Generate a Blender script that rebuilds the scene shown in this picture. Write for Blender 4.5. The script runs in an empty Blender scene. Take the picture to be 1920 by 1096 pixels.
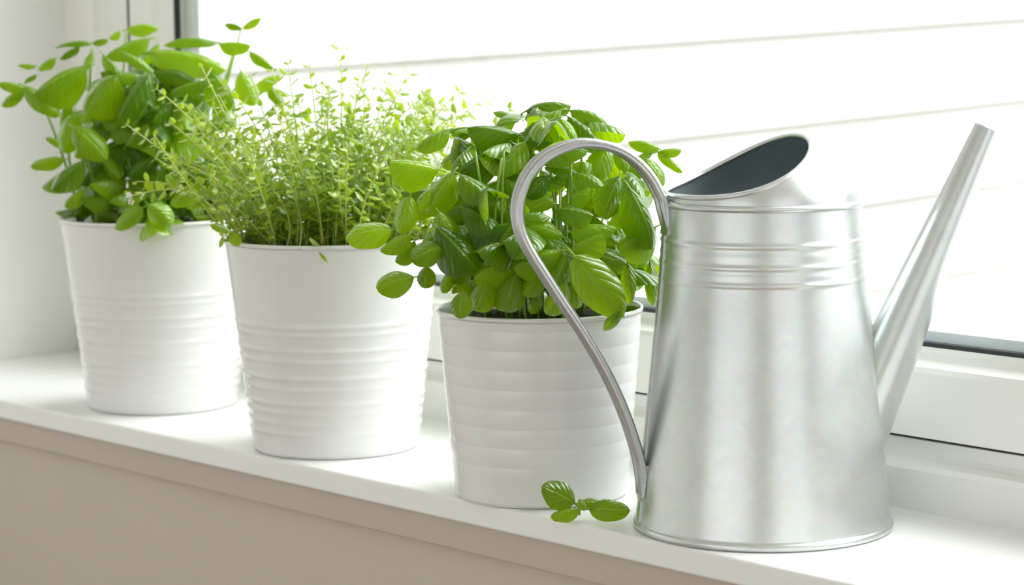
import bpy, math, random
from mathutils import Vector, Matrix

# ------------------------------------------------------------------ camera
W, HPX, F = 1920.0, 1096.0, 4444.0
PITCH, ROLL, PHI = math.radians(6.58), math.radians(0.7), math.radians(42.06)
CAM = Vector((0.9965, -1.0298, 0.3222))
FWH = Vector((-math.cos(PHI), math.sin(PHI), 0))
FW = FWH * math.cos(PITCH) - Vector((0, 0, 1)) * math.sin(PITCH)
_r = FW.cross(Vector((0, 0, 1))).normalized()
_u = _r.cross(FW)
RT = _r * math.cos(ROLL) - _u * math.sin(ROLL)
UP = _u * math.cos(ROLL) + _r * math.sin(ROLL)
scene = bpy.context.scene
col = scene.collection
cd = bpy.data.cameras.new('camera')
cam = bpy.data.objects.new('camera', cd)
col.objects.link(cam)
m = Matrix.Identity(4)
for i in range(3):
    m[i][0], m[i][1], m[i][2], m[i][3] = RT[i], UP[i], -FW[i], CAM[i]
cam.matrix_world = m
cd.sensor_width = 36.0
cd.lens = F / W * 36.0
cd.clip_start = 0.05
cd.dof.use_dof = True
cd.dof.focus_distance = 1.55
cd.dof.aperture_fstop = 10.0
scene.camera = cam

# ------------------------------------------------------------------ world, exposure
wd = bpy.data.worlds.new('overcast_sky')
scene.world = wd
wd.use_nodes = True
bg = wd.node_tree.nodes['Background']
bg.inputs[0].default_value = (0.985, 0.995, 1.0, 1)
bg.inputs[1].default_value = 0.63
vs = scene.view_settings
vs.view_transform = 'Standard'
vs.look = 'None'
vs.exposure = 1.10
vs.gamma = 1.0
vs.use_curve_mapping = False
scene.cycles.max_bounces = 14
scene.cycles.diffuse_bounces = 8
scene.cycles.glossy_bounces = 6
scene.cycles.transmission_bounces = 8
scene.cycles.transparent_max_bounces = 24
scene.cycles.sample_clamp_indirect = 8.0

sl = bpy.data.lights.new('hazy_sun', 'SUN')          # hazy daylight falling in through the window from the right
sl.energy = 5.8
sl.angle = math.radians(75)
sl.color = (1.0, 0.995, 0.985)
so = bpy.data.objects.new('hazy_sun', sl)
so.rotation_euler = Vector((0.46, 0.42, 0.80)).to_track_quat('Z', 'Y').to_euler()
so.location = (3, 3, 3)
col.objects.link(so)


def portal(name, loc, rot, sx, sy):
    l = bpy.data.lights.new(name, 'AREA')
    l.shape = 'RECTANGLE'
    l.size, l.size_y = sx, sy
    l.cycles.is_portal = True
    o = bpy.data.objects.new(name, l)
    o.location, o.rotation_euler = loc, rot
    col.objects.link(o)


# room box
X0, X1, Y0, Z0, Z1 = -1.03, 3.0, -3.2, -0.85, 1.65
WB = math.radians(1.6)                       # the window stands 1.6 degrees off the sill's front edge
portal('daylight_portal_window', (0.28, 0.235, 0.62), (math.radians(-90), 0, -WB), 2.6, 1.25)
portal('daylight_portal_patio', (0.65, -3.22, 0.3), (math.radians(90), 0, 0), 2.7, 2.3)
portal('daylight_portal_side', (3.02, -1.3, 0.4), (0, math.radians(90), 0), 2.1, 2.3)

# ------------------------------------------------------------------ helpers
rnd = random.Random(7)


def ray(px, py):
    return FW + RT * ((px - 960) / F) - UP * ((py - 548) / F)


def at(px, py, depth):
    return CAM + ray(px, py) * depth


def tag(o, label=None, cat=None, group=None, kind=None):
    if label: o['label'] = label
    if cat: o['category'] = cat
    if group: o['group'] = group
    if kind: o['kind'] = kind
    return o


def empty(name, loc=(0, 0, 0), rz=0.0):
    o = bpy.data.objects.new(name, None)
    o.location = loc
    o.rotation_euler = (0, 0, rz)
    o.empty_display_size = 0.02
    col.objects.link(o)
    return o


def mesh(name, verts, faces, mat, smooth=True, uvs=None):
    me = bpy.data.meshes.new(name)
    me.from_pydata([tuple(v) for v in verts], [], faces)
    if smooth:
        me.polygons.foreach_set('use_smooth', [True] * len(me.polygons))
    if uvs:
        lay = me.uv_layers.new(name='UVMap')
        for lp in me.loops:
            lay.data[lp.index].uv = uvs[lp.vertex_index]
    if mat: me.materials.append(mat)
    me.update()
    return me


def link(name, me, parent=None, loc=None):
    o = bpy.data.objects.new(name, me)
    col.objects.link(o)
    if parent: o.parent = parent
    if loc: o.location = loc
    return o


class MB:
    def __init__(s):
        s.v, s.f = [], []

    def add(s, vs_, fs):
        b = len(s.v)
        s.v += [Vector(v) for v in vs_]
        s.f += [tuple(b + i for i in f) for f in fs]

    def box(s, x0, x1, y0, y1, z0, z1):
        s.add([(x0, y0, z0), (x1, y0, z0), (x1, y1, z0), (x0, y1, z0), (x0, y0, z1), (x1, y0, z1), (x1, y1, z1), (x0, y1, z1)],
              [(0, 3, 2, 1), (4, 5, 6, 7), (0, 1, 5, 4), (1, 2, 6, 5), (2, 3, 7, 6), (3, 0, 4, 7)])

    def tube(s, pts, rad, n=6, cap=True):
        """round tube along a list of points; rad is a number or one per point"""
        pts = [Vector(p) for p in pts]
        k = len(pts)
        R = rad if isinstance(rad, (list, tuple)) else [rad] * k
        t = (pts[1] - pts[0]).normalized()
        a = t.orthogonal().normalized()
        vs_ = []
        for i in range(k):
            t = (pts[min(i + 1, k - 1)] - pts[max(i - 1, 0)]).normalized()
            a = (a - t * a.dot(t)).normalized()
            b = t.cross(a)
            for j in range(n):
                q = 2 * math.pi * j / n
                vs_.append(pts[i] + (a * math.cos(q) + b * math.sin(q)) * R[i])
        fs = []
        for i in range(k - 1):
            for j in range(n):
                j2 = (j + 1) % n
                fs.append((i * n + j, i * n + j2, (i + 1) * n + j2, (i + 1) * n + j))
        if cap:
            fs.append(tuple(reversed(range(n))))
            fs.append(tuple(range((k - 1) * n, k * n)))
        s.add(vs_, fs)

    def loop_tube(s, pts, rad, n=8):
        pts = [Vector(p) for p in pts]
        k = len(pts)
        vs_ = []
        c = sum(pts, Vector()) / k
        for i in range(k):
            t = (pts[(i + 1) % k] - pts[i - 1]).normalized()
            a = (pts[i] - c)
            a = (a - t * a.dot(t)).normalized()
            b = t.cross(a)
            for j in range(n):
                q = 2 * math.pi * j / n
                vs_.append(pts[i] + (a * math.cos(q) + b * math.sin(q)) * rad)
        fs = []
        for i in range(k):
            i2 = (i + 1) % k
            for j in range(n):
                j2 = (j + 1) % n
                fs.append((i * n + j, i * n + j2, i2 * n + j2, i2 * n + j))
        s.add(vs_, fs)

    def lathe(s, prof, n=96):
        vs_ = []
        for (r, z) in prof:
            for j in range(n):
                q = 2 * math.pi * j / n
                vs_.append((r * math.cos(q), r * math.sin(q), z))
        fs = []
        for i in range(len(prof) - 1):
            for j in range(n):
                j2 = (j + 1) % n
                fs.append((i * n + j, i * n + j2, (i + 1) * n + j2, (i + 1) * n + j))
        s.add(vs_, fs)

    def sweep(s, prof, axis, a0, a1):
        """closed 2-D profile pulled straight along x ('x': prof=(y,z)) or z ('z': prof=(x,y))"""
        n = len(prof)
        if axis == 'x':
            vs_ = [(a0, p[0], p[1]) for p in prof] + [(a1, p[0], p[1]) for p in prof]
        else:
            vs_ = [(p[0], p[1], a0) for p in prof] + [(p[0], p[1], a1) for p in prof]
        fs = [(j, (j + 1) % n, n + (j + 1) % n, n + j) for j in range(n)]
        fs += [tuple(reversed(range(n))), tuple(range(n, 2 * n))]
        s.add(vs_, fs)

    def build(s, name, mat, parent=None, smooth=False, bevel=0, loc=None):
        me = mesh(name, s.v, s.f, mat, smooth)
        o = link(name, me, parent, loc)
        if bevel:
            b = o.modifiers.new('bevel', 'BEVEL')
            b.width, b.segments, b.limit_method = bevel, 3, 'ANGLE'
            me.polygons.foreach_set('use_smooth', [True] * len(me.polygons))
            w = o.modifiers.new('wn', 'WEIGHTED_NORMAL')
        return o


# ------------------------------------------------------------------ materials
def new_mat(name):
    mt = bpy.data.materials.new(name)
    mt.use_nodes = True
    nt = mt.node_tree
    return mt, nt, nt.nodes['Principled BSDF']


def noise_bump(nt, p, scale, strength, dist=0.001, detail=3, vec=None):
    n = nt.nodes.new('ShaderNodeTexNoise')
    n.inputs['Scale'].default_value = scale
    n.inputs['Detail'].default_value = detail
    if vec is not None: nt.links.new(vec, n.inputs['Vector'])
    b = nt.nodes.new('ShaderNodeBump')
    b.inputs['Strength'].default_value = strength
    b.inputs['Distance'].default_value = dist
    nt.links.new(n.outputs[0], b.inputs['Height'])
    nt.links.new(b.outputs[0], p.inputs['Normal'])
    return n


def plain(name, rgb, rough=0.5, var=0.04, scale=6.0, bump=0.05, bscale=300, coat=0.0):
    mt, nt, p = new_mat(name)
    p.inputs['Roughness'].default_value = rough
    p.inputs['Coat Weight'].default_value = coat
    tc = nt.nodes.new('ShaderNodeTexCoord')
    n = nt.nodes.new('ShaderNodeTexNoise')
    n.inputs['Scale'].default_value = scale
    n.inputs['Detail'].default_value = 4
    nt.links.new(tc.outputs['Object'], n.inputs['Vector'])
    r = nt.nodes.new('ShaderNodeMapRange')
    r.inputs['To Min'].default_value = 1 - var
    r.inputs['To Max'].default_value = 1 + var
    nt.links.new(n.outputs[0], r.inputs['Value'])
    mx = nt.nodes.new('ShaderNodeMix')
    mx.data_type = 'RGBA'
    mx.blend_type = 'MULTIPLY'
    mx.inputs[0].default_value = 1
    mx.inputs[6].default_value = (*rgb, 1)
    nt.links.new(r.outputs[0], mx.inputs[7])
    nt.links.new(mx.outputs[2], p.inputs['Base Color'])
    if bump: noise_bump(nt, p, bscale, bump, 0.0005, vec=tc.outputs['Object'])
    return mt


M = {}
M['wall'] = plain('painted_wall', (0.84, 0.845, 0.825), 0.6, 0.02)
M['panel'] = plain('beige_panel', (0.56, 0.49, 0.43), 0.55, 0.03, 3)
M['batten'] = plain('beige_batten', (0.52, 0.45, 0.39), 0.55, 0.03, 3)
M['sill'] = plain('sill_paint', (0.86, 0.86, 0.855), 0.32, 0.015, 8, 0.03, 120)
M['frame'] = plain('window_paint', (0.84, 0.84, 0.815), 0.3, 0.015, 8, 0.02, 150)
M['gasket'] = plain('black_rubber', (0.018, 0.022, 0.024), 0.5, 0.1)
M['spacer'] = plain('grey_spacer', (0.74, 0.79, 0.84), 0.35, 0.05)
M['siding'] = plain('white_siding', (0.50, 0.495, 0.485), 0.6, 0.02, 2)
M['floor'] = plain('pale_floor', (0.36, 0.30, 0.24), 0.35, 0.08, 5)
M['ceiling'] = plain('ceiling_paint', (0.85, 0.85, 0.83), 0.7, 0.01)
M['ground'] = plain('pale_paving', (0.45, 0.44, 0.42), 0.8, 0.1, 3)
M['enamel'] = plain('white_enamel', (0.75, 0.75, 0.755), 0.15, 0.01, 10, 0.0, coat=0.3)
M['soil'] = plain('potting_soil', (0.035, 0.024, 0.015), 0.9, 0.5, 200, 1.0, 500)
M['petal'] = plain('white_petal', (0.85, 0.82, 0.84), 0.5, 0.03)


def metal(name, rgb, rough, metallic):
    mt, nt, p = new_mat(name)
    tc = nt.nodes.new('ShaderNodeTexCoord')
    p.inputs['Metallic'].default_value = metallic
    vor = nt.nodes.new('ShaderNodeTexVoronoi')
    vor.inputs['Scale'].default_value = 170
    no = nt.nodes.new('ShaderNodeTexNoise')
    no.inputs['Scale'].default_value = 45
    no.inputs['Detail'].default_value = 6
    sc = nt.nodes.new('ShaderNodeTexNoise')
    sc.inputs['Scale'].default_value = 9
    sc.inputs['Detail'].default_value = 8
    sc.inputs['Roughness'].default_value = 0.75
    for n in (vor, no, sc): nt.links.new(tc.outputs['Object'], n.inputs['Vector'])
    r = nt.nodes.new('ShaderNodeMapRange')
    r.inputs['To Min'].default_value = rough - 0.05
    r.inputs['To Max'].default_value = rough + 0.09
    nt.links.new(no.outputs[0], r.inputs['Value'])
    nt.links.new(r.outputs[0], p.inputs['Roughness'])
    cr = nt.nodes.new('ShaderNodeValToRGB')
    cr.color_ramp.elements[0].position = 0.25
    cr.color_ramp.elements[0].color = (rgb[0] * 0.86, rgb[1] * 0.87, rgb[2] * 0.87, 1)
    cr.color_ramp.elements[1].position = 0.7
    cr.color_ramp.elements[1].color = (rgb[0] * 1.04, rgb[1] * 1.04, rgb[2] * 1.03, 1)
    nt.links.new(sc.outputs[0], cr.inputs[0])
    hs = nt.nodes.new('ShaderNodeMix')
    hs.data_type = 'RGBA'
    hs.blend_type = 'MULTIPLY'
    hs.inputs[0].default_value = 0.06
    nt.links.new(cr.outputs[0], hs.inputs[6])
    nt.links.new(vor.outputs['Color'], hs.inputs[7])
    nt.links.new(hs.outputs[2], p.inputs['Base Color'])
    b = nt.nodes.new('ShaderNodeBump')
    b.inputs['Strength'].default_value = 0.05
    b.inputs['Distance'].default_value = 0.001
    nt.links.new(no.outputs[0], b.inputs['Height'])
    nt.links.new(b.outputs[0], p.inputs['Normal'])
    return mt


M['zinc'] = metal('galvanised_zinc', (0.71, 0.735, 0.735), 0.30, 0.92)
M['zinc_in'] = metal('shaded_inner_zinc', (0.36, 0.43, 0.46), 0.5, 0.45)  # same zinc, rougher; colour darkened to stand for the shade inside the can
M['zinc_strap'] = metal('zinc_strap', (0.52, 0.53, 0.535), 0.27, 0.95)


def leaf_mat(name, dark, light, under, trans, veins=True):
    mt = bpy.data.materials.new(name)
    mt.use_nodes = True
    nt = mt.node_tree
    for n in list(nt.nodes): nt.nodes.remove(n)
    N = nt.nodes.new
    L = nt.links.new
    out = N('ShaderNodeOutputMaterial')
    oi = N('ShaderNodeObjectInfo')
    cr = N('ShaderNodeMix'); cr.data_type = 'RGBA'
    cr.inputs[6].default_value = (*dark, 1)
    cr.inputs[7].default_value = (*light, 1)
    L(oi.outputs['Random'], cr.inputs[0])
    colr = cr.outputs[2]
    bump = None
    if veins:
        uv = N('ShaderNodeUVMap')
        sep = N('ShaderNodeSeparateXYZ'); L(uv.outputs[0], sep.inputs[0])

        def math_(op, a, b=None, clamp=False):
            q = N('ShaderNodeMath'); q.operation = op; q.use_clamp = clamp
            for i, x in enumerate((a, b)):
                if x is None: continue
                if isinstance(x, (int, float)): q.inputs[i].default_value = x
                else: L(x, q.inputs[i])
            return q.outputs[0]
        av = math_('ABSOLUTE', math_('SUBTRACT', sep.outputs[1], 0.5))       # 0 at the midrib, .5 at the margin
        ph = math_('SUBTRACT', sep.outputs[0], math_('MULTIPLY', av, 0.62))
        si = math_('ABSOLUTE', math_('SINE', math_('MULTIPLY', ph, 17.0)))   # zero on the side veins
        side = math_('SUBTRACT', 1.0, math_('MULTIPLY', si, 4.5), True)
        mid = math_('SUBTRACT', 1.0, math_('MULTIPLY', av, 24.0), True)
        vein = math_('MAXIMUM', math_('MULTIPLY', side, 0.22), mid)
        mx = N('ShaderNodeMix'); mx.data_type = 'RGBA'
        L(math_('MULTIPLY', vein, 0.45), mx.inputs[0])
        L(colr, mx.inputs[6])
        mx.inputs[7].default_value = (0.42, 0.60, 0.12, 1)
        colr = mx.outputs[2]
        hgt = math_('SUBTRACT', math_('POWER', si, 0.6), math_('MULTIPLY', mid, 1.2))
        bump = N('ShaderNodeBump')
        bump.inputs['Strength'].default_value = 0.34
        bump.inputs['Distance'].default_value = 0.0012
        L(hgt, bump.inputs['Height'])
    geo = N('ShaderNodeNewGeometry')
    fc = N('ShaderNodeMix'); fc.data_type = 'RGBA'
    L(geo.outputs['Backfacing'], fc.inputs[0])
    L(colr, fc.inputs[6])
    fc.inputs[7].default_value = (*under, 1)
    df = N('ShaderNodeBsdfDiffuse'); L(fc.outputs[2], df.inputs[0])
    tr = N('ShaderNodeBsdfTranslucent')
    tcol = N('ShaderNodeMix'); tcol.data_type = 'RGBA'; tcol.blend_type = 'MIX'
    tcol.inputs[0].default_value = 0.55
    L(colr, tcol.inputs[6]); tcol.inputs[7].default_value = (*trans, 1)
    L(tcol.outputs[2], tr.inputs[0])
    m1 = N('ShaderNodeMixShader'); m1.inputs[0].default_value = 0.5
    L(df.outputs[0], m1.inputs[1]); L(tr.outputs[0], m1.inputs[2])
    gl = N('ShaderNodeBsdfGlossy'); gl.inputs['Roughness'].default_value = 0.22
    gl.inputs[0].default_value = (0.95, 1.0, 0.97, 1)
    lw_ = N('ShaderNodeLayerWeight'); lw_.inputs['Blend'].default_value = 0.5
    pw_ = N('ShaderNodeMath'); pw_.operation = 'POWER'; pw_.inputs[1].default_value = 2.4
    L(lw_.outputs['Facing'], pw_.inputs[0])
    fr = N('ShaderNodeMath'); fr.operation = 'MULTIPLY_ADD'; fr.inputs[1].default_value = 0.60; fr.inputs[2].default_value = 0.014
    L(pw_.outputs[0], fr.inputs[0])
    m2 = N('ShaderNodeMixShader')
    L(fr.outputs[0], m2.inputs[0]); L(m1.outputs[0], m2.inputs[1]); L(gl.outputs[0], m2.inputs[2])
    if bump:
        L(bump.outputs[0], lw_.inputs['Normal'])
        for n in (df, gl, tr): L(bump.outputs[0], n.inputs['Normal'])
    L(m2.outputs[0], out.inputs[0])
    return mt


M['basil'] = leaf_mat('basil_leaf', (0.035, 0.115, 0.001), (0.27, 0.46, 0.004), (0.20, 0.36, 0.02), (0.58, 0.84, 0.002))
M['thyme'] = leaf_mat('thyme_leaf', (0.20, 0.34, 0.012), (0.42, 0.58, 0.04), (0.46, 0.58, 0.10), (0.62, 0.82, 0.02), veins=False)
M['stem'] = leaf_mat('basil_stem', (0.20, 0.36, 0.04), (0.34, 0.48, 0.08), (0.3, 0.45, 0.06), (0.5, 0.7, 0.08), veins=False)
M['twig'] = leaf_mat('thyme_stem', (0.58, 0.64, 0.18), (0.72, 0.76, 0.36), (0.66, 0.70, 0.26), (0.8, 0.85, 0.3), veins=False)

gm = bpy.data.materials.new('window_glass')
gm.use_nodes = True
nt = gm.node_tree
for n in list(nt.nodes): nt.nodes.remove(n)
o_ = nt.nodes.new('ShaderNodeOutputMaterial')
t_ = nt.nodes.new('ShaderNodeBsdfTransparent'); t_.inputs[0].default_value = (0.975, 0.985, 0.98, 1)
g_ = nt.nodes.new('ShaderNodeBsdfGlossy'); g_.inputs['Roughness'].default_value = 0.0
lw = nt.nodes.new('ShaderNodeLayerWeight'); lw.inputs['Blend'].default_value = 0.5
pw = nt.nodes.new('ShaderNodeMath'); pw.operation = 'POWER'; pw.inputs[1].default_value = 5.0
nt.links.new(lw.outputs['Facing'], pw.inputs[0])
f_ = nt.nodes.new('ShaderNodeMath'); f_.operation = 'MULTIPLY_ADD'; f_.inputs[1].default_value = 0.96; f_.inputs[2].default_value = 0.03
nt.links.new(pw.outputs[0], f_.inputs[0])
x_ = nt.nodes.new('ShaderNodeMixShader')
nt.links.new(f_.outputs[0], x_.inputs[0]); nt.links.new(t_.outputs[0], x_.inputs[1]); nt.links.new(g_.outputs[0], x_.inputs[2])
nt.links.new(x_.outputs[0], o_.inputs[0])
M['glass'] = gm

# ------------------------------------------------------------------ room shell
def struct(name, parent=None):
    return name


def sbox(name, mat, boxes, label=None, bevel=0):
    b = MB()
    for q in boxes: b.box(*q)
    o = b.build(name, mat, bevel=bevel)
    tag(o, kind='structure', label=label)
    return o


T = 0.12
sbox('floor', M['floor'], [(X0 - T, X1 + T, Y0 - T, 0.012, Z0 - 0.1, Z0)], 'pale floor of the room')
sbox('ceiling', M['ceiling'], [(X0 - T, X1 + T, Y0 - T, 0.32, Z1, Z1 + 0.1)], 'white ceiling of the room')
sbox('wall_left', M['wall'], [(X0 - T, X0, Y0 - T, 0.30, Z0, Z1)], 'off-white painted wall at the left end of the sill')
# wall below the sill (the panel the photo shows), and the wall around the window
sbox('wall_window', M['panel'], [(X0, X1, 0.012, 0.30, Z0, -0.0375)], 'beige panelled wall below the window sill')
sbox('wall_lintel', M['wall'], [(X0, X1, 0.18, 0.30, 1.32, Z1), (1.62, X1, 0.16, 0.30, -0.0375, 1.32)], 'white wall around the window')
# the wall opposite, with a wide glazed patio door, and the wall on the right with a tall window
sbox('wall_opposite', M['wall'], [(X0, -0.68, Y0 - T, Y0, Z0, Z1), (1.98, X1, Y0 - T, Y0, Z0, Z1), (-0.68, 1.98, Y0 - T, Y0, 1.15, Z1)])
sbox('wall_right', M['wall'], [(X1, X1 + T, Y0 - T, -2.4, Z0, Z1), (X1, X1 + T, -0.2, 0.30, Z0, Z1), (X1, X1 + T, -2.4, -0.2, 1.45, Z1), (X1, X1 + T, -2.4, -0.2, Z0, -0.68)])


def glazing(name, loc, rz, w, z0, z1, n, label):
    r = tag(empty(name, loc, rz), label, kind='structure')
    f = 0.06
    for i in range(n + 1):
        x = -w / 2 + i * (w - f) / n
        b = MB(); b.box(x, x + f, -0.03, 0.03, z0, z1); b.build('frame_post', M['frame'], r)
    for z in (z0, z1 - f):
        b = MB(); b.box(-w / 2, w / 2, -0.028, 0.028, z, z + f); b.build('frame_rail', M['frame'], r)
    for i in range(n):
        x = -w / 2 + i * (w - f) / n + f
        b = MB(); b.box(x, x + (w - f) / n - f, -0.004, 0.004, z0 + f, z1 - f); b.build('pane', M['glass'], r)


glazing('door_1', (0.65, Y0 - 0.06, 0), 0, 2.66, Z0, 1.15, 3, 'glazed patio door across the room')
glazing('window_2', (X1 + 0.06, -1.3, 0), math.radians(90), 2.2, -0.68, 1.45, 2, 'tall window in the right wall')

# sill board and the batten under its front edge
s = MB()
s.box(X0, 1.62, 0.0, 0.235, -0.0165, 0.0)
sill = s.build('sill_board', M['sill'], bevel=0.0022)
tag(sill, 'white painted window sill board under the pots', 'window sill')
s = MB()
s.box(X0, 1.62, 0.0045, 0.05, -0.0375, -0.0165)
b_ = s.build('trim_1', M['batten'], bevel=0.0012)
tag(b_, 'narrow beige batten under the sill edge', kind='structure')

# ------------------------------------------------------------------ the window
win = tag(empty('window_1', (0, 0.1845, 0), -WB), 'white framed window with double glazing behind the pots', kind='structure')
UL, UR, ZT = -1.0306, 1.68, 1.32
# profiles are (depth v, height z) for rails and (u, v) for stiles
fr_prof = [(0, -0.002), (0, 0.027), (0.0015, 0.0305), (0.006, 0.0325), (0.0105, 0.0335), (0.013, 0.036), (0.013, 0.0445), (0.06, 0.0445), (0.06, -0.002)]
sa_prof = [(0.003, 0.0485), (0.003, 0.091), (0.0045, 0.0945), (0.009, 0.0965), (0.014, 0.0985), (0.0165, 0.102), (0.0175, 0.1068), (0.058, 0.1068), (0.058, 0.0485)]


def rail(name, prof, u0, u1, mat, flip=None, parent=None):
    b = MB()
    pr = prof if flip is None else [(v, flip - z) for v, z in reversed(prof)]
    b.sweep(pr, 'x', u0, u1)
    return b.build(name, mat, parent or win, smooth=False)


def stile(name, prof, uref, sgn, z0, z1, mat, parent=None):
    b = MB()
    pr = [(uref + sgn * z, v) for v, z in prof]
    b.sweep(pr, 'z', z0, z1)
    return b.build(name, mat, parent or win, smooth=False)


# stile profiles run wider than the rails, as the photo shows
def widen(prof, k0, k1, off):
    return [(v, off + (z - k0) * k1) for v, z in prof]


fj = [(0, -0.002), (0, 0.046), (0.002, 0.050), (0.008, 0.0535), (0.0125, 0.058), (0.013, 0.066), (0.009, 0.070), (0.009, 0.1005), (0.06, 0.1005), (0.06, -0.002)]
sj = [(0.0085, 0.1065), (0.0085, 0.140), (0.0095, 0.143), (0.0125, 0.146), (0.0145, 0.150), (0.0145, 0.163), (0.0172, 0.170), (0.058, 0.170), (0.058, 0.1065)]
rail('frame_rail', fr_prof, UL, UR, M['frame'])
rail('frame_rail', fr_prof, UL, UR, M['frame'], flip=ZT)
stile('frame_jamb', fj, UL, 1, 0.0, ZT, M['frame'])
stile('frame_jamb', fj, UR, -1, 0.0, ZT, M['frame'])
sash = MB(); sash.box(UL + 0.11, UR - 0.11, 0.03, 0.058, 0.0487, 0.1)
sash = tag(sash.build('sash', M['frame'], win), 'opening sash of the white window')
rail('sash_rail', sa_prof, UL + 0.104, UR - 0.104, M['frame'], parent=sash)
rail('sash_rail', sa_prof, UL + 0.104, UR - 0.104, M['frame'], flip=ZT, parent=sash)
stile('sash_stile', sj, UL, 1, 0.0487, ZT - 0.0487, M['frame'], parent=sash)
stile('sash_stile', sj, UR, -1, 0.0487, ZT - 0.0487, M['frame'], parent=sash)
# dark gap seal between frame and sash, rubber gasket round the pane, grey spacer bar in the glazing
b = MB()
b.box(UL + 0.1, UR - 0.1, 0.016, 0.05, 0.0444, 0.0488)
b.box(UL + 0.1, UR - 0.1, 0.016, 0.05, ZT - 0.0488, ZT - 0.0444)
b.box(UL + 0.1, UL + 0.1067, 0.0098, 0.05, 0.04, ZT - 0.04)
b.box(UR - 0.1067, UR - 0.1, 0.0098, 0.05, 0.04, ZT - 0.04)
b.build('gap_seal', M['gasket'], win)
b = MB()
b.box(UL + 0.168, UR - 0.168, 0.0172, 0.0235, 0.106, 0.1088)
b.box(UL + 0.168, UR - 0.168, 0.0172, 0.0235, ZT - 0.1088, ZT - 0.106)
b.box(UL + 0.168, UL + 0.1715, 0.0172, 0.0235, 0.106, ZT - 0.106)
b.box(UR - 0.1715, UR - 0.168, 0.0172, 0.0235, 0.106, ZT - 0.106)
b.build('gasket', M['gasket'], sash)
b = MB()
b.box(UL + 0.188, UR - 0.188, 0.0275, 0.041, 0.1068, 0.1150)
b.box(UL + 0.188, UR - 0.188, 0.0275, 0.041, ZT - 0.1150, ZT - 0.1068)
b.box(UL + 0.189, UL + 0.197, 0.0275, 0.041, 0.1068, ZT - 0.1068)
b.box(UR - 0.197, UR - 0.189, 0.0275, 0.041, 0.1068, ZT - 0.1068)
b.build('spacer_bar', M['spacer'], sash)
b = MB()
b.box(UL + 0.1695, UL + 0.1895, 0.0280, 0.041, 0.1068, ZT - 0.1068)
b.box(UR - 0.1895, UR - 0.1695, 0.0280, 0.041, 0.1068, ZT - 0.1068)
b.build('glazing_bead', M['frame'], sash)
for v in (0.0236, 0.042):
    b = MB(); b.box(UL + 0.1695, UR - 0.1695, v, v + 0.0035, 0.1072, ZT - 0.1072); b.build('pane', M['glass'], sash)

# ------------------------------------------------------------------ outside: a clapboard wing of the house, paving
sd = Vector((-0.0346, 0.9989, 0.0305)).normalized()
sp = Vector((-1.4834, 2.1928, 0.1665))
out_n = Vector((sd.y, -sd.x, 0)).normalized()      # faces +x, towards the window's view
upv = sd.cross(out_n)
if upv.z < 0: upv = -upv
wing = tag(empty('wall_exterior', sp), 'white clapboard wing of the house outside the window', kind='structure')
wing.matrix_world = Matrix.Translation(sp) @ Matrix((sd, out_n, upv)).transposed().to_4x4()
EXP = 0.1405
plank = MB()
plank.sweep([(0.0, 0.0), (0.021, 0.0), (0.022, 0.002), (0.004, EXP + 0.02), (0.0, EXP + 0.02)], 'x', -1.55, 7.0)
pme = mesh('plank', plank.v, plank.f, M['siding'], smooth=False)
# lap line lies 0.8 px-lines below the anchor: offset chosen from the photo's board joints
for k in range(-8, 16):
    p_ = link('plank', pme, wing, (0, 0, k * EXP))
b = MB(); b.box(-1.55, 7.0, -0.1, 0.001, -8 * EXP, 16 * EXP); b.build('backing', M['siding'], wing)
b = MB(); b.box(-12, 14, 0.31, 16, -1.25, -1.2)
tag(b.build('ground', M['ground']), 'pale paving outside', kind='structure')
b = MB(); b.box(-12, 14, -16, Y0 - 0.13, -1.25, -1.0)
tag(b.build('ground_terrace', M['ground']), 'pale paving of the terrace', kind='structure')

# ------------------------------------------------------------------ pots
def pot_profile(r0, r1, h, ribs, amp, wid, scallop=None):
    """outer wall bottom to top with ribs, rolled rim, inner wall down, inner floor"""
    P = [(0.0, 0.0012), (r0 - 0.006, 0.0012), (r0 - 0.003, 0.0), (r0 - 0.001, 0.0004), (r0, 0.002)]
    n = 240
    for i in range(1, n):
        z = 0.002 + (h - 0.004) * i / n
        r = r0 + (r1 - r0) * z / h
        if scallop:
            z0, z1, pitch = scallop
            if z0 < z < z1:
                t = ((z - z0) / pitch) % 1.0
                e = min(1, (z - z0) / 0.004, (z1 - z) / 0.004)
                r += e * amp * (abs(math.sin(math.pi * t)) ** 0.55 - 0.55)
        for (zr, s_) in ribs:
            d = (z - zr) / wid
            if abs(d) < 3: r += s_ * amp * math.exp(-d * d)
        P.append((r, z))
    P += [(r1 + 0.0004, h - 0.0035), (r1 + 0.001, h - 0.002), (r1 + 0.0009, h - 0.0006), (r1 + 0.0002, h), (r1 - 0.0006, h - 0.0006), (r1 - 0.0012, h - 0.003)]
    for i in range(1, 8):
        z = (h - 0.004) * (1 - i / 8)
        P.append((r0 + (r1 - r0) * z / h - 0.0014, z))
    P += [(r0 - 0.003, 0.003), (0.0, 0.003)]
    return P


ribs12 = [(0.0995, 1), (0.0935, .7), (0.0815, 1), (0.0735, .8), (0.061, 1.1), (0.0525, .5), (0.0415, 1), (0.0345, .8), (0.0265, .6), (0.0185, 1)]
ribs12 = [(z, s) for z, s in ribs12]
pb = MB(); pb.lathe(pot_profile(0.0632, 0.0812, 0.161, ribs12, 0.0008, 0.0018), 128)
pot12 = mesh('pot', pb.v, pb.f, M['enamel'])
pb = MB(); pb.lathe(pot_profile(0.0592, 0.0695, 0.1285, [], 0.0004, 0.002, (0.014, 0.122, 0.01315)), 128)
pot3 = mesh('pot', pb.v, pb.f, M['enamel'])


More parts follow.
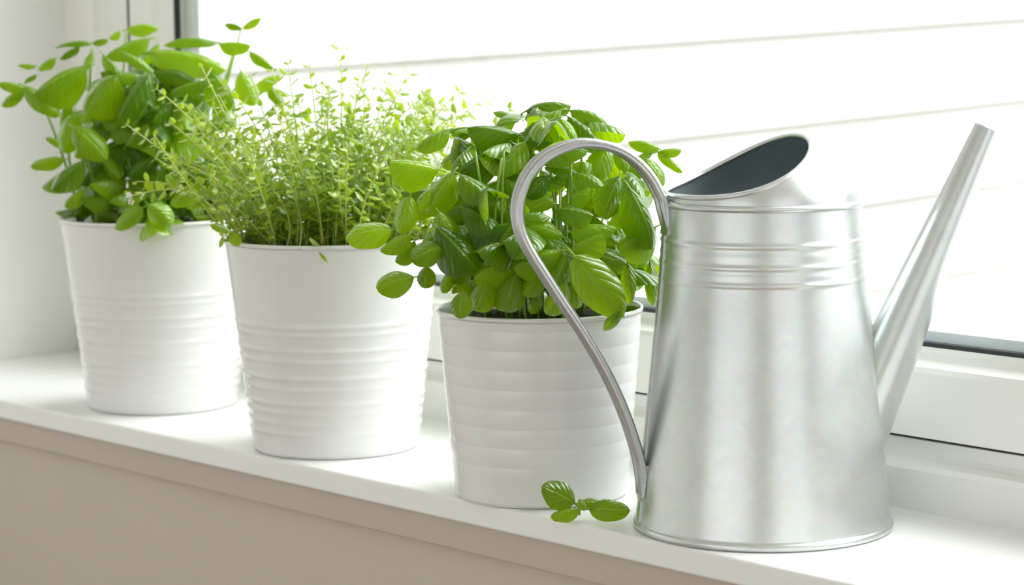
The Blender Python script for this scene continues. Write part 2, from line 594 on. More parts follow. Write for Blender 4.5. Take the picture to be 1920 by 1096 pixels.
def soil(parent, r, z, seed):
    g = random.Random(seed)
    v, f = [(0, 0, z + 0.004)], []
    n, k = 40, 7
    for i in range(1, k + 1):
        for j in range(n):
            q = 2 * math.pi * j / n
            rr = r * i / k
            v.append((rr * math.cos(q), rr * math.sin(q), z + 0.004 * (1 - (i / k) ** 2) + (g.uniform(-.0012, .0012) if i < k else 0)))
    for j in range(n): f.append((0, 1 + j, 1 + (j + 1) % n))
    for i in range(k - 1):
        for j in range(n):
            j2 = (j + 1) % n
            f.append((1 + i * n + j, 1 + (i + 1) * n + j, 1 + (i + 1) * n + j2, 1 + i * n + j2))
    return link('soil', mesh('soil', v, f, M['soil']), parent)


# ------------------------------------------------------------------ leaves
def leaf_mesh(name, wr, arch, cup, twist, mat, nu=14, nv=6, petiole=0.14, ruffle=0.0, seed=0):
    """unit-length ovate leaf: base at the origin, tip at +x, upper face +z; arch bends it down lengthwise, cup across"""
    g = random.Random(seed)
    ph = g.uniform(0, 6)
    vs_, uv, fs = [], [], []
    for i in range(nu + 1):
        t = i / nu
        w = wr * 0.5 * (math.sin(math.pi * t ** 0.84) ** 0.60)
        if t > 0.9: w *= 1 - ((t - 0.9) / 0.1) * 0.22
        for j in range(-nv, nv + 1):
            a = j / nv
            y = w * a
            x = t + 0.05 * abs(a) * w * 2
            z = -arch * (t * t) + arch * 0.35 * t
            z += -cup * w * (abs(a) ** 2.0) * 1.15 - arch * 0.9 * max(0, t - 0.6) ** 2 + 0.06 * w * (1 - abs(a)) * 1.0 * min(1, abs(a) * 6)
            z += ruffle * math.sin(9 * t + ph + (2 if a > 0 else 0)) * abs(a) * w
            z += twist * y * t
            vs_.append((x, y, z))
            uv.append((t, 0.5 + 0.5 * a))
    m_ = 2 * nv + 1
    for i in range(nu):
        for j in range(2 * nv):
            fs.append((i * m_ + j, (i + 1) * m_ + j, (i + 1) * m_ + j + 1, i * m_ + j + 1))
    if petiole:
        b = MB()
        b.tube([(-petiole, 0, -0.03), (-petiole * 0.5, 0, -0.012), (0.02, 0, -0.004), (0.15, 0, arch * 0.03 - 0.006)], [0.022, 0.02, 0.018, 0.008], 5)
        o = len(vs_)
        vs_ += [tuple(q) for q in b.v]
        uv += [(0.0, 0.5)] * len(b.v)
        fs += [tuple(o + q for q in f) for f in b.f]
    return mesh(name, vs_, fs, mat, True, uv)


LV = {}


def leaf_var(wr, arch, cup):
    """shared leaf meshes, quantised so that alike leaves share their data"""
    key = (round(wr / 0.08), round(arch / 0.12), round(cup / 0.3))
    if key not in LV:
        LV[key] = [leaf_mesh('basil_leaf', key[0] * 0.08, key[1] * 0.12, key[2] * 0.3, tw, M['basil'], ruffle=0.10, seed=len(LV) * 3 + i)
                   for i, tw in enumerate((-0.18, 0.0, 0.2))]
    return rnd.choice(LV[key])


def place_leaf(parent, base, tip, nrm, wr, arch=0.25, cup=0.6, name='leaf'):
    base, tip = Vector(base), Vector(tip)
    ax = tip - base
    ln = ax.length
    ax.normalize()
    n = (nrm - ax * nrm.dot(ax)).normalized()
    side = n.cross(ax)
    o = link(name, leaf_var(wr, arch, cup), parent)
    o.matrix_local = Matrix.Translation(base - parent.location) @ Matrix((ax, side, n)).transposed().to_4x4() @ Matrix.Scale(ln, 4)
    return o


def px_leaf(parent, D, off, sc, e, lift):
    """e = base x, base y, tip x, tip y in a reading of the photo, width ratio, share facing the viewer, metres in front of the stem axis [, extra depth of the tip]"""
    bx, by, tx, ty, wr, a, d = e[:7]
    dt = e[7] if len(e) > 7 else 0.35
    if 0 <= d < 0.07: d += lift
    B0 = at(off[0] + bx / sc, off[1] + by / sc, D - d)
    T0 = at(off[0] + tx / sc, off[1] + ty / sc, D - d)
    ln = (T0 - B0).length
    T1 = at(off[0] + tx / sc, off[1] + ty / sc, D - d - ln * dt)
    a *= 0.88
    nrm = -FWH * a + Vector((0, 0, 1)) * (1.02 - a) + RT * rnd.uniform(-0.15, 0.15)
    return place_leaf(parent, B0, T1, nrm, wr, arch=rnd.choice((0.24, 0.36, 0.48)), cup=rnd.choice((0.6, 0.9, 1.2, 1.2)))


def grow_stem(parent, p0, p1, r0, r1, bow, mat=None, name='stem', n=7):
    p0, p1, bow = Vector(p0), Vector(p1), Vector(bow)
    b = MB()
    pts = [p0.lerp(p1, i / n) + bow * math.sin(math.pi * i / n) - parent.location for i in range(n + 1)]
    b.tube(pts, [r0 + (r1 - r0) * i / n for i in range(n + 1)], 6)
    o = b.build(name, mat or M['stem'], parent, smooth=True)
    return o, [q + parent.location for q in pts]


def basil_fill(root, c, rim_z, n, rx, h, rng, size, taper, zmin):
    """leaves inside the crown in drooping opposite pairs; rx is the crown's radius, taper its narrowing towards the rim"""
    made = 0
    while made < n:
        q = rng.uniform(0, 2 * math.pi)
        zz = rng.uniform(zmin, 1.0)
        rmax = rx * (taper + (1 - taper) * min(1, zz * 2.2)) * math.sqrt(max(0.05, 1 - max(0, zz - 0.45) ** 2 / 0.33))
        rr = rmax * rng.uniform(0.05, 1) ** 0.45
        p = Vector((c.x + rr * math.cos(q), c.y + rr * math.sin(q), rim_z + 0.004 + zz * h))
        if p.y > 0.165: continue
        ln = rng.uniform(*size)
        tw = rng.uniform(0, math.pi)
        for sg in (0, math.pi):
            d = Vector((math.cos(tw + sg), math.sin(tw + sg), 0)) * 0.8 + Vector((math.cos(q), math.sin(q), 0)) * 0.55
            d.z = rng.uniform(-0.7, 0.25) + 0.15 * zz
            if zz < 0.2: d.z = max(d.z, 0.05)
            d.normalize()
            if (p + d * ln).y > 0.178: continue
            nr = Vector((0, 0, 1)) + Vector((math.cos(q), math.sin(q), 0)) * 0.7 + Vector((rng.uniform(-.3, .3), rng.uniform(-.3, .3), 0))
            place_leaf(root, p, p + d * ln, nr, rng.choice((0.56, 0.64, 0.72, 0.8)), rng.choice((0.12, 0.24, 0.36)), rng.choice((0.6, 0.9, 1.2)))
            made += 1


# ------------------------------------------------------------------ potted basil in the ribbed pot
P3 = Vector((-0.1776, 0.0546, 0))
t3 = tag(empty('potted_basil', P3), 'bushy basil in a short white pot ribbed from rim to base, beside the watering can', 'potted plant')
link('pot', pot3, t3)
soil(t3, 0.0672, 0.1195, 3)
D3 = (P3 + Vector((0, 0, 0.2)) - CAM).dot(FW)
L3 = [
    (430, 390, 225, 335, .75, .6, .03), (225, 650, 35, 655, .74, .7, .03), (320, 860, 165, 885, .75, .8, .04), (372, 812, 362, 902, .85, .8, .02),
    (300, 505, 250, 655, .66, .8, .03), (500, 388, 505, 262, .55, .6, .0), (470, 215, 322, 275, .55, .4, .01), (470, 222, 572, 195, .58, .5, -.01),
    (782, 238, 568, 175, .60, .5, .0), (645, 225, 568, 278, .75, .7, -.02), (692, 305, 513, 372, .66, .5, .02), (805, 268, 678, 400, .6, .5, .03),
    (805, 135, 968, 55, .56, .35, -.02), (962, 130, 785, 192, .52, .4, .0), (948, 165, 798, 248, .6, .5, .02), (998, 132, 1162, 132, .48, .3, -.01),
    (958, 168, 1040, 248, .65, .5, .02), (990, 158, 1125, 238, .55, .4, .0), (785, 170, 682, 115, .6, .4, -.03), (838, 335, 1035, 240, .5, .35, .03),
    (492, 400, 380, 548, .74, .7, .03), (518, 412, 682, 510, .72, .5, .04), (395, 480, 330, 545, .7, .6, .03), (425, 575, 505, 710, .76, .8, .045),
    (415, 640, 590, 800, .78, .85, .05), (442, 722, 312, 775, .8, .85, .05), (305, 668, 168, 728, .56, .6, .035), (322, 702, 235, 785, .6, .7, .03),
    (538, 560, 705, 645, .7, .6, .045), (772, 610, 672, 762, .74, .8, .05), (682, 690, 545, 745, .55, .5, .04), (795, 785, 588, 835, .6, .7, .05),
    (650, 850, 588, 1000, .74, .85, .05), (765, 838, 715, 1002, .8, .85, .055), (532, 920, 512, 1032, .84, .85, .06), (482, 828, 438, 918, .55, .7, .03),
    (915, 602, 795, 555, .55, .3, .05), (972, 682, 798, 598, .72, .8, .05), (955, 560, 1098, 568, .64, .45, .05), (998, 662, 1190, 618, .6, .5, .05),
    (992, 755, 1130, 662, .66, .55, .075), (1035, 745, 1240, 785, .62, .7, .07), (1015, 765, 1228, 1022, .55, .85, .085, .2), (962, 745, 768, 775, .66, .6, .075),
    (988, 755, 928, 905, .62, .8, .075), (982, 878, 895, 1005, .64, .8, .06), (1000, 858, 1032, 990, .6, .8, .05), (1222, 1000, 1142, 1085, .45, .7, .083, .1),
    (1160, 298, 1108, 425, .78, .8, .0), (1215, 418, 1148, 578, .7, .8, .03), (1052, 505, 1062, 365, .86, .8, .01), (1258, 468, 1388, 690, .58, .6, .04),
    (1375, 640, 1215, 725, .78, .7, .035), (1395, 302, 1284, 238, .45, .5, -.03), (1388, 312, 1482, 292, .58, .5, -.03), (1382, 312, 1500, 385, .34, .5, -.03),
    (1328, 342, 1418, 435, .6, .6, -.01), (1360, 312, 1275, 332, .38, .4, -.03), (1092, 168, 1182, 248, .42, .4, -.02), (1312, 808, 1305, 892, .8, .8, -.02),
    (1350, 790, 1352, 972, .28, .6, .0), (1252, 800, 1256, 962, .42, .8, .03), (905, 420, 812, 500, .7, .7, .03), (880, 470, 960, 400, .7, .6, .02),
    (690, 420, 790, 470, .6, .5, .03), (600, 480, 720, 560, .66, .7, .03), (880, 830, 800, 930, .7, .8, .05), (1090, 470, 1000, 540, .6, .6, .03),
    (1290, 560, 1180, 620, .6, .7, .02), (1130, 640, 1210, 700, .6, .7, .03), (1240, 330, 1330, 410, .6, .6, .0), (1200, 300, 1260, 380, .6, .6, .01),
    (470, 640, 380, 690, .6, .7, .035), (640, 900, 545, 950, .6, .8, .03), (860, 930, 830, 1010, .7, .85, .04), (1100, 890, 1160, 985, .6, .8, .03),
    (1215, 1000, 1300, 965, .45, .3, -.02), (560, 800, 480, 870, .6, .8, .03), (900, 330, 1000, 350, .6, .5, .0), (740, 560, 830, 610, .6, .6, .04),
]
for e in L3: px_leaf(t3, D3, (640, 150), 2.332, e, 0.015)
g3 = random.Random(11)
basil_fill(t3, P3, 0.128, 160, 0.070, 0.128, g3, (0.020, 0.036), 0.75, 0.12)
for i in range(46):                                       # the many pale stems crowded in the pot
    q = g3.uniform(0, 2 * math.pi); rr = 0.058 * math.sqrt(g3.random())
    a = P3 + Vector((rr * math.cos(q), rr * math.sin(q), 0.119))
    k = g3.uniform(0.9, 1.35)
    bpos = P3 + Vector((rr * k * math.cos(q), rr * k * math.sin(q), g3.uniform(0.165, 0.25)))
    bpos.y = min(bpos.y, 0.165)
    grow_stem(t3, a, bpos, g3.uniform(.0009, .0017), .0008, (g3.uniform(-.006, .006), g3.uniform(-.006, .006), 0))

# ------------------------------------------------------------------ potted basil by the left wall
P1 = Vector((-0.6867, 0.0868, 0))
t1 = tag(empty('potted_basil', P1), 'tall leafy basil in a white pot by the left wall, farthest from the watering can', 'potted plant')
link('pot', pot12, t1)
soil(t1, 0.0784, 0.152, 5)
D1 = (P1 + Vector((0, 0, 0.23)) - CAM).dot(FW)
L1 = [
    (165, 425, 0, 362, .42, .5, .02), (110, 425, 3, 470, .55, .7, .02), (110, 400, 268, 495, .46, .6, .03), (405, 305, 155, 405, .6, .62, .03),
    (260, 270, 172, 300, .6, .6, .0), (440, 200, 262, 178, .34, .35, .0), (430, 200, 492, 168, .5, .4, .0), (372, 218, 272, 252, .4, .4, .0),
    (172, 308, 88, 290, .28, .4, -.01), (172, 348, 108, 368, .45, .5, .0), (700, 178, 490, 232, .5, .45, .01), (588, 138, 712, 85, .5, .4, -.03),
    (560, 140, 505, 172, .6, .5, -.03), (690, 245, 1032, 235, .42, .45, .01), (1015, 195, 778, 145, .34, .25, -.02), (1020, 205, 1162, 188, .5, .45, .0),
    (1132, 132, 1064, 92, .5, .5, -.04), (1130, 132, 1198, 65, .55, .4, -.04), (1162, 238, 1278, 292, .4, .5, -.01), (715, 335, 885, 325, .52, .6, .02),
    (578, 245, 718, 312, .42, .4, .03), (545, 350, 395, 520, .86, .78, .04, .2), (692, 348, 535, 530, .58, .65, .04), (975, 375, 790, 405, .5, .5, .03),
    (975, 318, 1115, 458, .62, .45, .02), (1125, 330, 1195, 470, .6, .6, .02), (302, 742, 148, 742, .5, .65, .03), (392, 752, 238, 852, .66, .7, .04),
    (302, 682, 228, 628, .52, .6, .01), (340, 590, 492, 700, .68, .7, .04), (345, 525, 292, 690, .62, .8, .02), (588, 680, 668, 575, .72, .65, .04),
    (668, 968, 525, 1054, .55, .8, .088, .1), (690, 952, 790, 1052, .80, .9, .088, .1), (738, 670, 815, 775, .62, .65, .03), (935, 880, 798, 935, .62, .75, .04),
    (392, 888, 298, 945, .6, .75, .03), (470, 760, 380, 850, .65, .8, .02), (480, 720, 560, 820, .65, .8, .02), (720, 730, 600, 810, .65, .8, .03),
    (650, 880, 750, 955, .65, .8, .03), (560, 870, 470, 950, .65, .8, .02), (850, 780, 770, 860, .6, .8, .03), (430, 520, 470, 605, .6, .8, .01),
    (600, 430, 690, 520, .6, .7, .0), (830, 470, 720, 540, .6, .7, .0), (900, 450, 960, 560, .6, .7, .0), (620, 520, 540, 620, .6, .8, .0),
    (480, 250, 560, 330, .5, .5, .0), (430, 240, 380, 330, .5, .5, .02), (850, 260, 930, 320, .5, .5, .0), (760, 580, 850, 640, .6, .7, .0),
    (650, 640, 560, 720, .6, .8, .0), (420, 650, 350, 730, .6, .8, .0), (880, 640, 800, 700, .6, .7, .0), (320, 470, 270, 580, .5, .7, .01),
    (1180, 420, 1280, 330, .6, .5, -.02), (1260, 400, 1330, 480, .6, .5, -.02), (1000, 480, 1090, 560, .6, .5, -.01), (920, 320, 1010, 270, .5, .5, -.02),
]
for e in L1: px_leaf(t1, D1, (0, 0), 2.4904, e, 0.025)
g1 = random.Random(23)
basil_fill(t1, P1, 0.160, 150, 0.066, 0.122, g1, (0.024, 0.042), 0.95, -0.02)
for (x0, y0, x1, y1, d, r) in [(700, 1000, 722, 380, .03, .0024), (402, 1000, 385, 690, .05, .0021), (575, 1000, 560, 560, .03, .0018), (490, 1000, 470, 540, .03, .0016),
                               (840, 1000, 930, 420, .02, .0018), (330, 1000, 300, 520, .0, .0016), (620, 1000, 660, 300, .0, .0018), (450, 1000, 430, 220, -.01, .0018),
                               (760, 1000, 820, 250, -.02, .0018), (900, 1000, 1090, 240, -.03, .0018), (880, 1000, 1125, 140, -.05, .0015), (540, 1000, 590, 150, -.04, .0016),
                               (390, 1000, 180, 430, .01, .0015), (650, 1000, 690, 200, -.03, .0016)]:
    p0 = at(x0 / 2.4904, y0 / 2.4904, D1 - d)
    p0.z = 0.152
    r_ = Vector((p0.x - P1.x, p0.y - P1.y, 0))
    if r_.length > 0.066: p0 = P1 + r_.normalized() * 0.066 + Vector((0, 0, 0.152))
    grow_stem(t1, p0, at(x1 / 2.4904, y1 / 2.4904, D1 - d), r, r * 0.6, (g1.uniform(-.004, .004), g1.uniform(-.004, .004), 0))

# ------------------------------------------------------------------ potted thyme between them
P2 = Vector((-0.4222, 0.0676, 0))
t2 = tag(empty('potted_thyme', P2), 'feathery small-leaved thyme in a white pot between the two basil plants', 'potted plant')
link('pot', pot12, t2)
soil(t2, 0.0784, 0.152, 9)
g2 = random.Random(41)
ty_small = [leaf_mesh('thyme_leaf', w_, 0.15, c_, 0.0, M['thyme'], nu=4, nv=1, petiole=0, seed=i) for i, (w_, c_) in enumerate(((0.42, .4), (0.5, .8), (0.58, .2)))]
tleaves = []          # (matrix, mesh index, distance)


def thyme_stem(p0, p1, bow, l0=0.0055, l1=0.0092, dens=1.0):
    o, pts = grow_stem(t2, p0, p1, 0.00075, 0.00035, bow, M['twig'], n=8)
    L_ = sum((pts[i + 1] - pts[i]).length for i in range(8))
    k = max(3, int(L_ / 0.0070 * dens))
    q0 = g2.uniform(0, 6.28)
    for i in range(k):
        t = (i + 0.8) / k * 8
        a = min(7, int(t))
        p = pts[a].lerp(pts[a + 1], min(1, t - a))
        ax = (pts[a + 1] - pts[a]).normalized()
        s1 = ax.orthogonal().normalized()
        s2 = ax.cross(s1)
        q = q0 + i * math.pi / 2 + g2.uniform(-.4, .4)
        big = g2.uniform(l0, l1) * (0.75 + 0.5 * math.sin(math.pi * (i + 1) / (k + 1))) * (1.5 if g2.random() < 0.12 else 1.0)
        for sg in (0, math.pi):
            d = (s1 * math.cos(q + sg) + s2 * math.sin(q + sg)) + ax * g2.uniform(0.2, 0.9)
            d.normalize()
            n = (Vector((0, 0, 1)) + ax * 0.6 + Vector((g2.uniform(-.5, .5), g2.uniform(-.5, .5), 0)))
            n = (n - d * n.dot(d)).normalized()
            mt = Matrix.Translation(p - P2) @ Matrix((d, n.cross(d), n)).transposed().to_4x4() @ Matrix.Scale(big * g2.uniform(.8, 1.2), 4)
            tleaves.append((mt, g2.randrange(3), (p - CAM).dot(FW) - big * 10))
    return o


for i in range(190):
    q = g2.uniform(0, 2 * math.pi)
    rr = 0.074 * math.sqrt(g2.random())
    p0 = P2 + Vector((rr * math.cos(q), rr * math.sin(q), 0.153))
    lean = g2.uniform(0.2, 1.3)
    ln = g2.uniform(0.05, 0.135) * (1.05 - 0.25 * rr / 0.074)
    outw = Vector((math.cos(q + g2.uniform(-.6, .6)), math.sin(q + g2.uniform(-.6, .6)), 0))
    p1 = p0 + outw * ln * lean * (rr / 0.074) * 0.85 + Vector((g2.uniform(-.018, .018), g2.uniform(-.018, .018), ln))
    if p1.y > 0.170: p1.y = 0.170
    thyme_stem(p0, p1, Vector((g2.uniform(-.008, .008), g2.uniform(-.008, .008), 0)) - outw * 0.006)
# stems read from the photo: base and tip in pixels, metres in front of the plant's axis
D2 = (P2 + Vector((0, 0, 0.21)) - CAM).dot(FW)
for (x0, y0, x1, y1, d) in [(480, 330, 376, 122, .02), (450, 340, 292, 165, .02), (470, 300, 368, 200, .03), (440, 330, 300, 280, .03), (430, 380, 242, 368, .03),
                            (440, 400, 255, 340, .02), (430, 420, 330, 350, .05), (520, 300, 470, 140, .0), (560, 300, 510, 130, .0), (560, 280, 540, 118, -.02),
                            (600, 290, 580, 120, -.02), (640, 280, 640, 88, -.03), (640, 280, 690, 120, -.03), (650, 300, 700, 165, -.03), (680, 300, 768, 135, -.04),
                            (690, 310, 800, 178, -.03), (700, 320, 755, 205, -.02), (720, 330, 830, 195, -.04), (740, 330, 912, 182, -.05), (740, 330, 872, 202, -.04),
                            (600, 320, 620, 170, .02), (640, 330, 660, 210, .04), (590, 340, 560, 190, .04), (540, 340, 500, 220, .05), (500, 350, 430, 240, .05),
                            (620, 350, 690, 250, .05), (660, 360, 740, 270, .04), (460, 430, 415, 445, .06), (455, 430, 405, 400, .06), (590, 440, 600, 465, .075),
                            (470, 380, 350, 310, .04), (450, 360, 320, 230, .03), (700, 340, 770, 240, .02), (520, 320, 420, 160, .01), (690, 330, 790, 215, .0)]:
    thyme_stem(at(x0, y0, D2 - d * 0.6), at(x1, y1, D2 - d), Vector((0, 0, g2.uniform(-.002, .008))), 0.006, 0.0105, 0.85)
# the low dense cushion of short shoots on the soil
for i in range(80):
    q = g2.uniform(0, 2 * math.pi)
    rr = 0.077 * math.sqrt(g2.uniform(0.15, 1))
    p0 = P2 + Vector((rr * math.cos(q), rr * math.sin(q), 0.154))
    p1 = p0 + Vector((math.cos(q) * g2.uniform(-.004, .014), math.sin(q) * g2.uniform(-.004, .014), g2.uniform(.018, .045)))
    thyme_stem(p0, p1, Vector((g2.uniform(-.004, .004), g2.uniform(-.004, .004), 0)), 0.005, 0.008, 1.15)
tleaves.sort(key=lambda q: q[2])
for mt, k, _ in tleaves[:300]:
    o = link('leaf', ty_small[k], t2)
    o.matrix_local = mt
b = MB()
for mt, k, _ in tleaves[300:]:
    b.add([mt @ v.co for v in ty_small[k].vertices], [tuple(p.vertices) for p in ty_small[k].polygons])
tag(b.build('foliage', M['thyme'], t2, smooth=True), 'mass of tiny thyme leaves', kind='stuff')
# two tiny white flowers at the tip of the drooping shoot
for dx, dy in ((0, 0), (4, 12)):
    b = MB()
    c = at(242 + dx, 366 + dy, D2 - 0.03) - P2
    for k in range(5):
        q = k * 2 * math.pi / 5
        d = RT * math.cos(q) + UP * math.sin(q)
        e = RT * -math.sin(q) + UP * math.cos(q)
        b.add([c, c + d * .0018 + e * .001 - FW * .0006, c + d * .0028, c + d * .0018 - e * .001 - FW * .0006], [(0, 1, 2, 3)])
    b.build('flower', M['petal'], t2, smooth=True)

# ------------------------------------------------------------------ sprig lying on the sill
sp_c = Vector((-0.1159, 0.0332, 0))
ts = tag(empty('basil_sprig', sp_c), 'loose sprig of basil leaves lying on the sill in front of the ribbed pot', 'herb sprig')


_r0 = ray(1090, 974)
DS = (_r0 * ((0.0015 - CAM.z) / _r0.z)).dot(FW)


def spx(x, y, d): return at(980 + x / 8, 880 + y / 8, DS - d)


def sprig_leaf(bx, by, db, tx, ty, dt, nrm, wr, arch, cup):
    place_leaf(ts, spx(bx, by, db), spx(tx, ty, dt), Vector(nrm), wr, arch, cup)


toc = -FWH
sprig_leaf(790, 500, .0, 300, 235, .004, toc * .9 + Vector((0, 0, .5)), .80, .12, .3)
sprig_leaf(860, 590, .003, 430, 655, .010, toc * .6 + Vector((0, 0, .8)), .56, .24, .6)
sprig_leaf(840, 500, -.004, 1195, 430, -.004, toc * .6 + Vector((0, 0, .7)), .56, .36, .6)
sprig_leaf(985, 590, .0, 1610, 590, .004, toc * .8 + Vector((0, 0, .55)), .56, .12, .3)
sprig_leaf(850, 440, .003, 930, 605, .006, toc * .8 + Vector((0, 0, .5)), .60, .24, .6)
b = MB()
b.tube([spx(780, 510, 0) - sp_c, spx(850, 550, 0) - sp_c, spx(930, 585, 0) - sp_c, spx(1010, 590, 0) - sp_c], [.0008, .0009, .0009, .0006], 6)
b.tube([spx(850, 550, 0) - sp_c, spx(845, 620, .0) - sp_c, spx(842, 672, .002) - sp_c], [.0009, .0011, .0011], 6)
b.build('stem', M['stem'], ts, smooth=True)

# ------------------------------------------------------------------ watering can
PC = Vector((0, 0.0823, 0))
tc_ = tag(empty('watering_can', PC), 'galvanised metal watering can with hooded top, strap handle and long spout', 'watering can')


def can_r(z):
    if z < 0.158: return 0.0815 + (0.0655 - 0.0815) * z / 0.158
    if z < 0.188: return 0.0655 + (0.0632 - 0.0655) * (z - 0.158) / 0.03
    return 0.0632 + (0.0618 - 0.0632) * (z - 0.188) / 0.018


prof = [(0.0, 0.002), (0.078, 0.002), (0.0795, 0.0006)]
for i in range(9):
    q = -math.pi / 2 + math.pi * i / 8
    prof.append((0.0808 + 0.0018 * math.cos(q), 0.0026 + 0.0024 * math.sin(q)))
for i in range(1, 200):
    z = 0.0055 + (0.2045 - 0.0055) * i / 199
    r = can_r(z)
    for zr, s_, w_ in ((0.1835, .0007, .0013), (0.1768, .0003, .0022), (0.1705, .0007, .0014), (0.1650, .0003, .002), (0.1600, .0007, .0013)):
        r += s_ * math.exp(-((z - zr) / w_) ** 2)
    prof.append((r, z))
b = MB(); b.lathe(prof, 160)
b.build('body', M['zinc'], tc_, smooth=True)
b = MB()
b.lathe([(0.0, 0.003)] + [(can_r(z) - 0.0012, z) for z in [0.003 + 0.2005 * i / 20 for i in range(21)]] + [(can_r(.2045) + .0002, 0.2046)], 128)
b.build('inner_lining', M['zinc_in'], tc_, smooth=True)
b = MB()
b.loop_tube([(0.0625 * math.cos(2 * math.pi * j / 128), 0.0625 * math.sin(2 * math.pi * j / 128), 0.2062) for j in range(128)], 0.0021, 10)
b.build('rim_bead', M['zinc'], tc_, smooth=True)

# hood: an oblate dome with a scooped mouth, open towards the handle
AZH = math.radians(-122)                       # handle side
AZS = math.radians(46)                         # spout side
AZO = math.radians(-114)                       # the mouth opens this way
oa = Vector((-math.cos(AZO), -math.sin(AZO), 0))
A_, B_, ZC = 0.0616, 0.0442, 0.2066


def cut(p): return p.z - (0.2122 + 4.7 * (p.dot(oa) + 0.0615) ** 2)


def dome(q, e, k=1.0): return Vector((A_ * k * math.cos(e) * math.cos(q), A_ * k * math.cos(e) * math.sin(q), ZC + B_ * k * math.sin(e)))


NQ, NE = 144, 20
edge, ve, vi = [], [], []
for j in range(NQ):
    q = 2 * math.pi * j / NQ
    lo, hi = 0.0, math.pi / 2
    for _ in range(40):
        mid = (lo + hi) / 2
        if cut(dome(q, mid)) < 0: lo = mid
        else: hi = mid
    edge.append(dome(q, lo))
    for i in range(NE + 1):
        ve.append(dome(q, lo * i / NE))
        vi.append(dome(q, lo * i / NE, 0.985))
fs = []
for j in range(NQ):
    j2 = (j + 1) % NQ
    for i in range(NE):
        fs.append((j * (NE + 1) + i, j2 * (NE + 1) + i, j2 * (NE + 1) + i + 1, j * (NE + 1) + i + 1))
hood = link('hood', mesh('hood', ve, fs, M['zinc']), tc_)
link('hood_lining', mesh('hood_lining', vi, [tuple(reversed(f)) for f in fs], M['zinc_in']), hood)
b = MB(); b.loop_tube(edge, 0.0017, 10); b.build('hood_rim', M['zinc'], hood, smooth=True)

# spout: a cone whose foot follows the wall of the body
sh = Vector((math.cos(AZS), math.sin(AZS), 0))
sn = Vector((-sh.y, sh.x, 0))
tipc = sh * 0.1398 + Vector((0, 0, 0.2508))
foot = sh * 0.0480 + Vector((0, 0, 0.0350))
axd = (foot - tipc).normalized()
LA = (foot - tipc).length
up2 = sn.cross(axd).normalized()
vs_, fs = [], []
NS, NL = 64, 30
for j in range(NS):
    q = 2 * math.pi * j / NS
    rd = sn * math.cos(q) + up2 * math.sin(q)

    def gen(t): return tipc + axd * t + rd * (0.0084 + (0.0225 - 0.0084) * t / LA)
    hit = None
    t = 0.02
    while t < LA * 1.3:
        p = gen(t)
        if math.hypot(p.x, p.y) < can_r(max(0, p.z)) - 0.0004: hit = t; break
        t += 0.0005
    hit = hit or LA
    for i in range(NL + 1): vs_.append(gen(hit * i / NL))
for j in range(NS):
    j2 = (j + 1) % NS
    for i in range(NL): fs.append((j * (NL + 1) + i, j2 * (NL + 1) + i, j2 * (NL + 1) + i + 1, j * (NL + 1) + i + 1))
spout = link('spout', mesh('spout', vs_, fs, M['zinc']), tc_)
b = MB(); b.loop_tube([tipc + (sn * math.cos(2 * math.pi * j / 48) + up2 * math.sin(2 * math.pi * j / 48)) * 0.0082 for j in range(48)], 0.0006, 8)
b.build('spout_rim', M['zinc'], spout, smooth=True)
b = MB()
b.tube([tipc + axd * 0.001, tipc + axd * 0.05], [0.0078, 0.0105], 40, cap=False)
b.v += [tipc + axd * 0.05]
b.f += [(40 + j, 40 + (j + 1) % 40, 80) for j in range(40)]
b.build('spout_lining', M['zinc_in'], spout, smooth=True)

# handle: strap with two rolled edges and a web, in the vertical plane through the can's axis
hd = Vector((math.cos(AZH), math.sin(AZH), 0))
hn = Vector((-hd.y, hd.x, 0))
HP = [(0.0632, 0.1925), (0.0640, 0.2000), (0.0652, 0.2083), (0.0675, 0.2137), (0.0718, 0.2218), (0.0787, 0.2305), (0.0879, 0.238), (0.0975, 0.2426), (0.1094, 0.2452), (0.1207, 0.2448),
      (0.1333, 0.2408), (0.1435, 0.2342), (0.151, 0.225), (0.1555, 0.2137), (0.157, 0.2023), (0.1548, 0.1907), (0.1492, 0.179), (0.1409, 0.1655), (0.1291, 0.1469),
      (0.1156, 0.1263), (0.102, 0.1023), (0.0918, 0.0799), (0.0846, 0.0592), (0.0802, 0.0419), (0.0795, 0.0317), (0.0802, 0.0225)]


def smooth_pts(pts, n=5):
    out = []
    for i in range(len(pts) - 1):
        p0, p1, p2, p3 = pts[max(i - 1, 0)], pts[i], pts[i + 1], pts[min(i + 2, len(pts) - 1)]
        for k in range(n):
            t = k / n
            out.append(tuple(0.5 * (2 * p1[c] + (p2[c] - p0[c]) * t + (2 * p0[c] - 5 * p1[c] + 4 * p2[c] - p3[c]) * t * t + (3 * p1[c] - p0[c] - 3 * p2[c] + p3[c]) * t ** 3) for c in (0, 1)))
    out.append(pts[-1])
    return out


HS = smooth_pts(HP)
hw = 0.0062
b = MB()
K = len(HS)
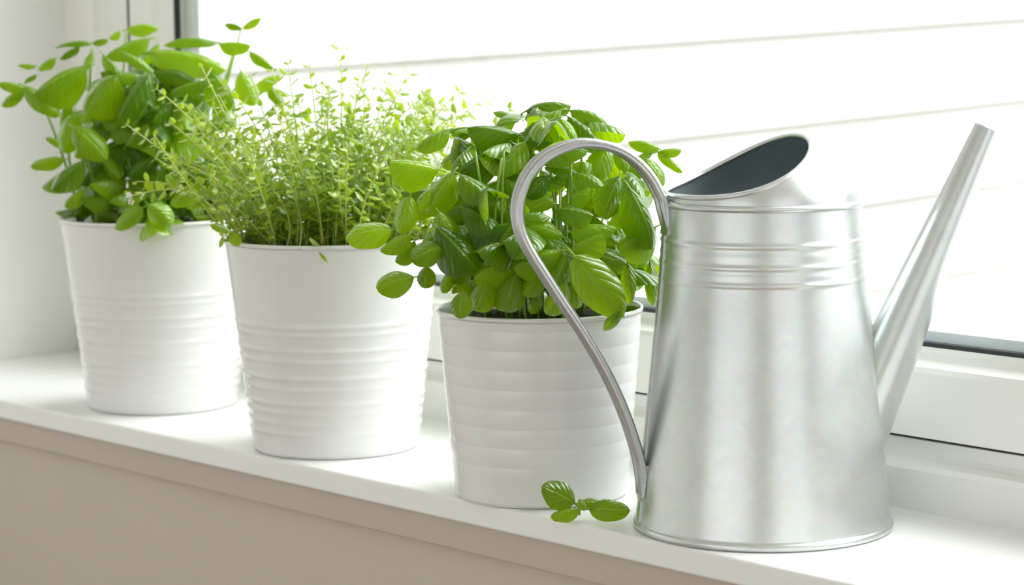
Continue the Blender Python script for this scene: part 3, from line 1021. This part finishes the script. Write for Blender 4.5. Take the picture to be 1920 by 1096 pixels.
# one closed cross-section: bead, groove, web, groove, bead
sec = []
def bead(a): return 0.0031 * (1 - 0.2 * math.exp(-(a / 13.0) ** 2))
for a in (-150, -125, -100, -75, -55, -40, -28, -18, -9, 0, 9, 18, 28, 40, 55, 75, 100, 125, 150): sec.append((hw + bead(a) * math.cos(math.radians(a)), bead(a) * math.sin(math.radians(a))))
sec += [(0.0022, 0.0009), (0.0, 0.0016), (-0.0022, 0.0009)]
for a in (-150, -125, -100, -75, -55, -40, -28, -18, -9, 0, 9, 18, 28, 40, 55, 75, 100, 125, 150): sec.append((-hw - bead(a) * math.cos(math.radians(a)), -bead(a) * math.sin(math.radians(a))))
sec += [(-0.0022, -0.0009), (0.0, -0.0002), (0.0022, -0.0009)]
ns = len(sec)
hv = []
for i, (r_, z_) in enumerate(HS):
    a, c = HS[max(i - 1, 0)], HS[min(i + 1, K - 1)]
    tx, tz = c[0] - a[0], c[1] - a[1]
    l_ = math.hypot(tx, tz)
    nx, nz = -tz / l_, tx / l_
    end = min(i, K - 1 - i)
    fl = 1.0 if end > 8 else 0.35 + 0.65 * end / 8
    for (w_, n_) in sec:
        hv.append(hd * (r_ + nx * n_ * fl) + hn * w_ + Vector((0, 0, z_ + nz * n_ * fl)))
hf = [(i * ns + j, i * ns + (j + 1) % ns, (i + 1) * ns + (j + 1) % ns, (i + 1) * ns + j) for i in range(K - 1) for j in range(ns)]
hf += [tuple(range(ns)), tuple(reversed(range((K - 1) * ns, K * ns)))]
handle = link('handle', mesh('handle', hv, hf, M['zinc_strap']), tc_)


def wrap_plate(name, z0, z1, half0, half1, thick, mat, parent):
    """a thin plate bent round the can's wall at the handle"""
    v, f = [], []
    nz, na = 8, 10
    for i in range(nz + 1):
        z = z0 + (z1 - z0) * i / nz
        h_ = half0 + (half1 - half0) * i / nz
        for j in range(na + 1):
            w_ = h_ * (2 * j / na - 1)
            q = AZH + w_ / can_r(z)
            for t in (0.0, thick):
                r_ = can_r(z) + t
                v.append((r_ * math.cos(q), r_ * math.sin(q), z))
    ro = (na + 1) * 2
    for i in range(nz):
        for j in range(na):
            a = i * ro + j * 2
            f.append((a + 1, a + 3, a + ro + 3, a + ro + 1))
            f.append((a, a + ro, a + ro + 2, a + 2))
        a = i * ro
        f.append((a, a + 1, a + ro + 1, a + ro))
        a = i * ro + na * 2
        f.append((a, a + ro, a + ro + 1, a + 1))
    for j in range(na):
        f.append((j * 2, j * 2 + 2, j * 2 + 3, j * 2 + 1))
        a = nz * ro + j * 2
        f.append((a, a + 1, a + 3, a + 2))
    return link(name, mesh(name, v, f, mat, smooth=False), parent)


wrap_plate('handle_bracket', 0.1875, 0.2055, 0.0085, 0.0085, 0.0014, M['zinc_strap'], handle)
wrap_plate('handle_bracket', 0.0200, 0.0430, 0.0082, 0.0082, 0.0013, M['zinc_strap'], handle)
wrap_plate('seam', 0.0060, 0.1870, 0.0030, 0.0026, 0.0011, M['zinc'], tc_)
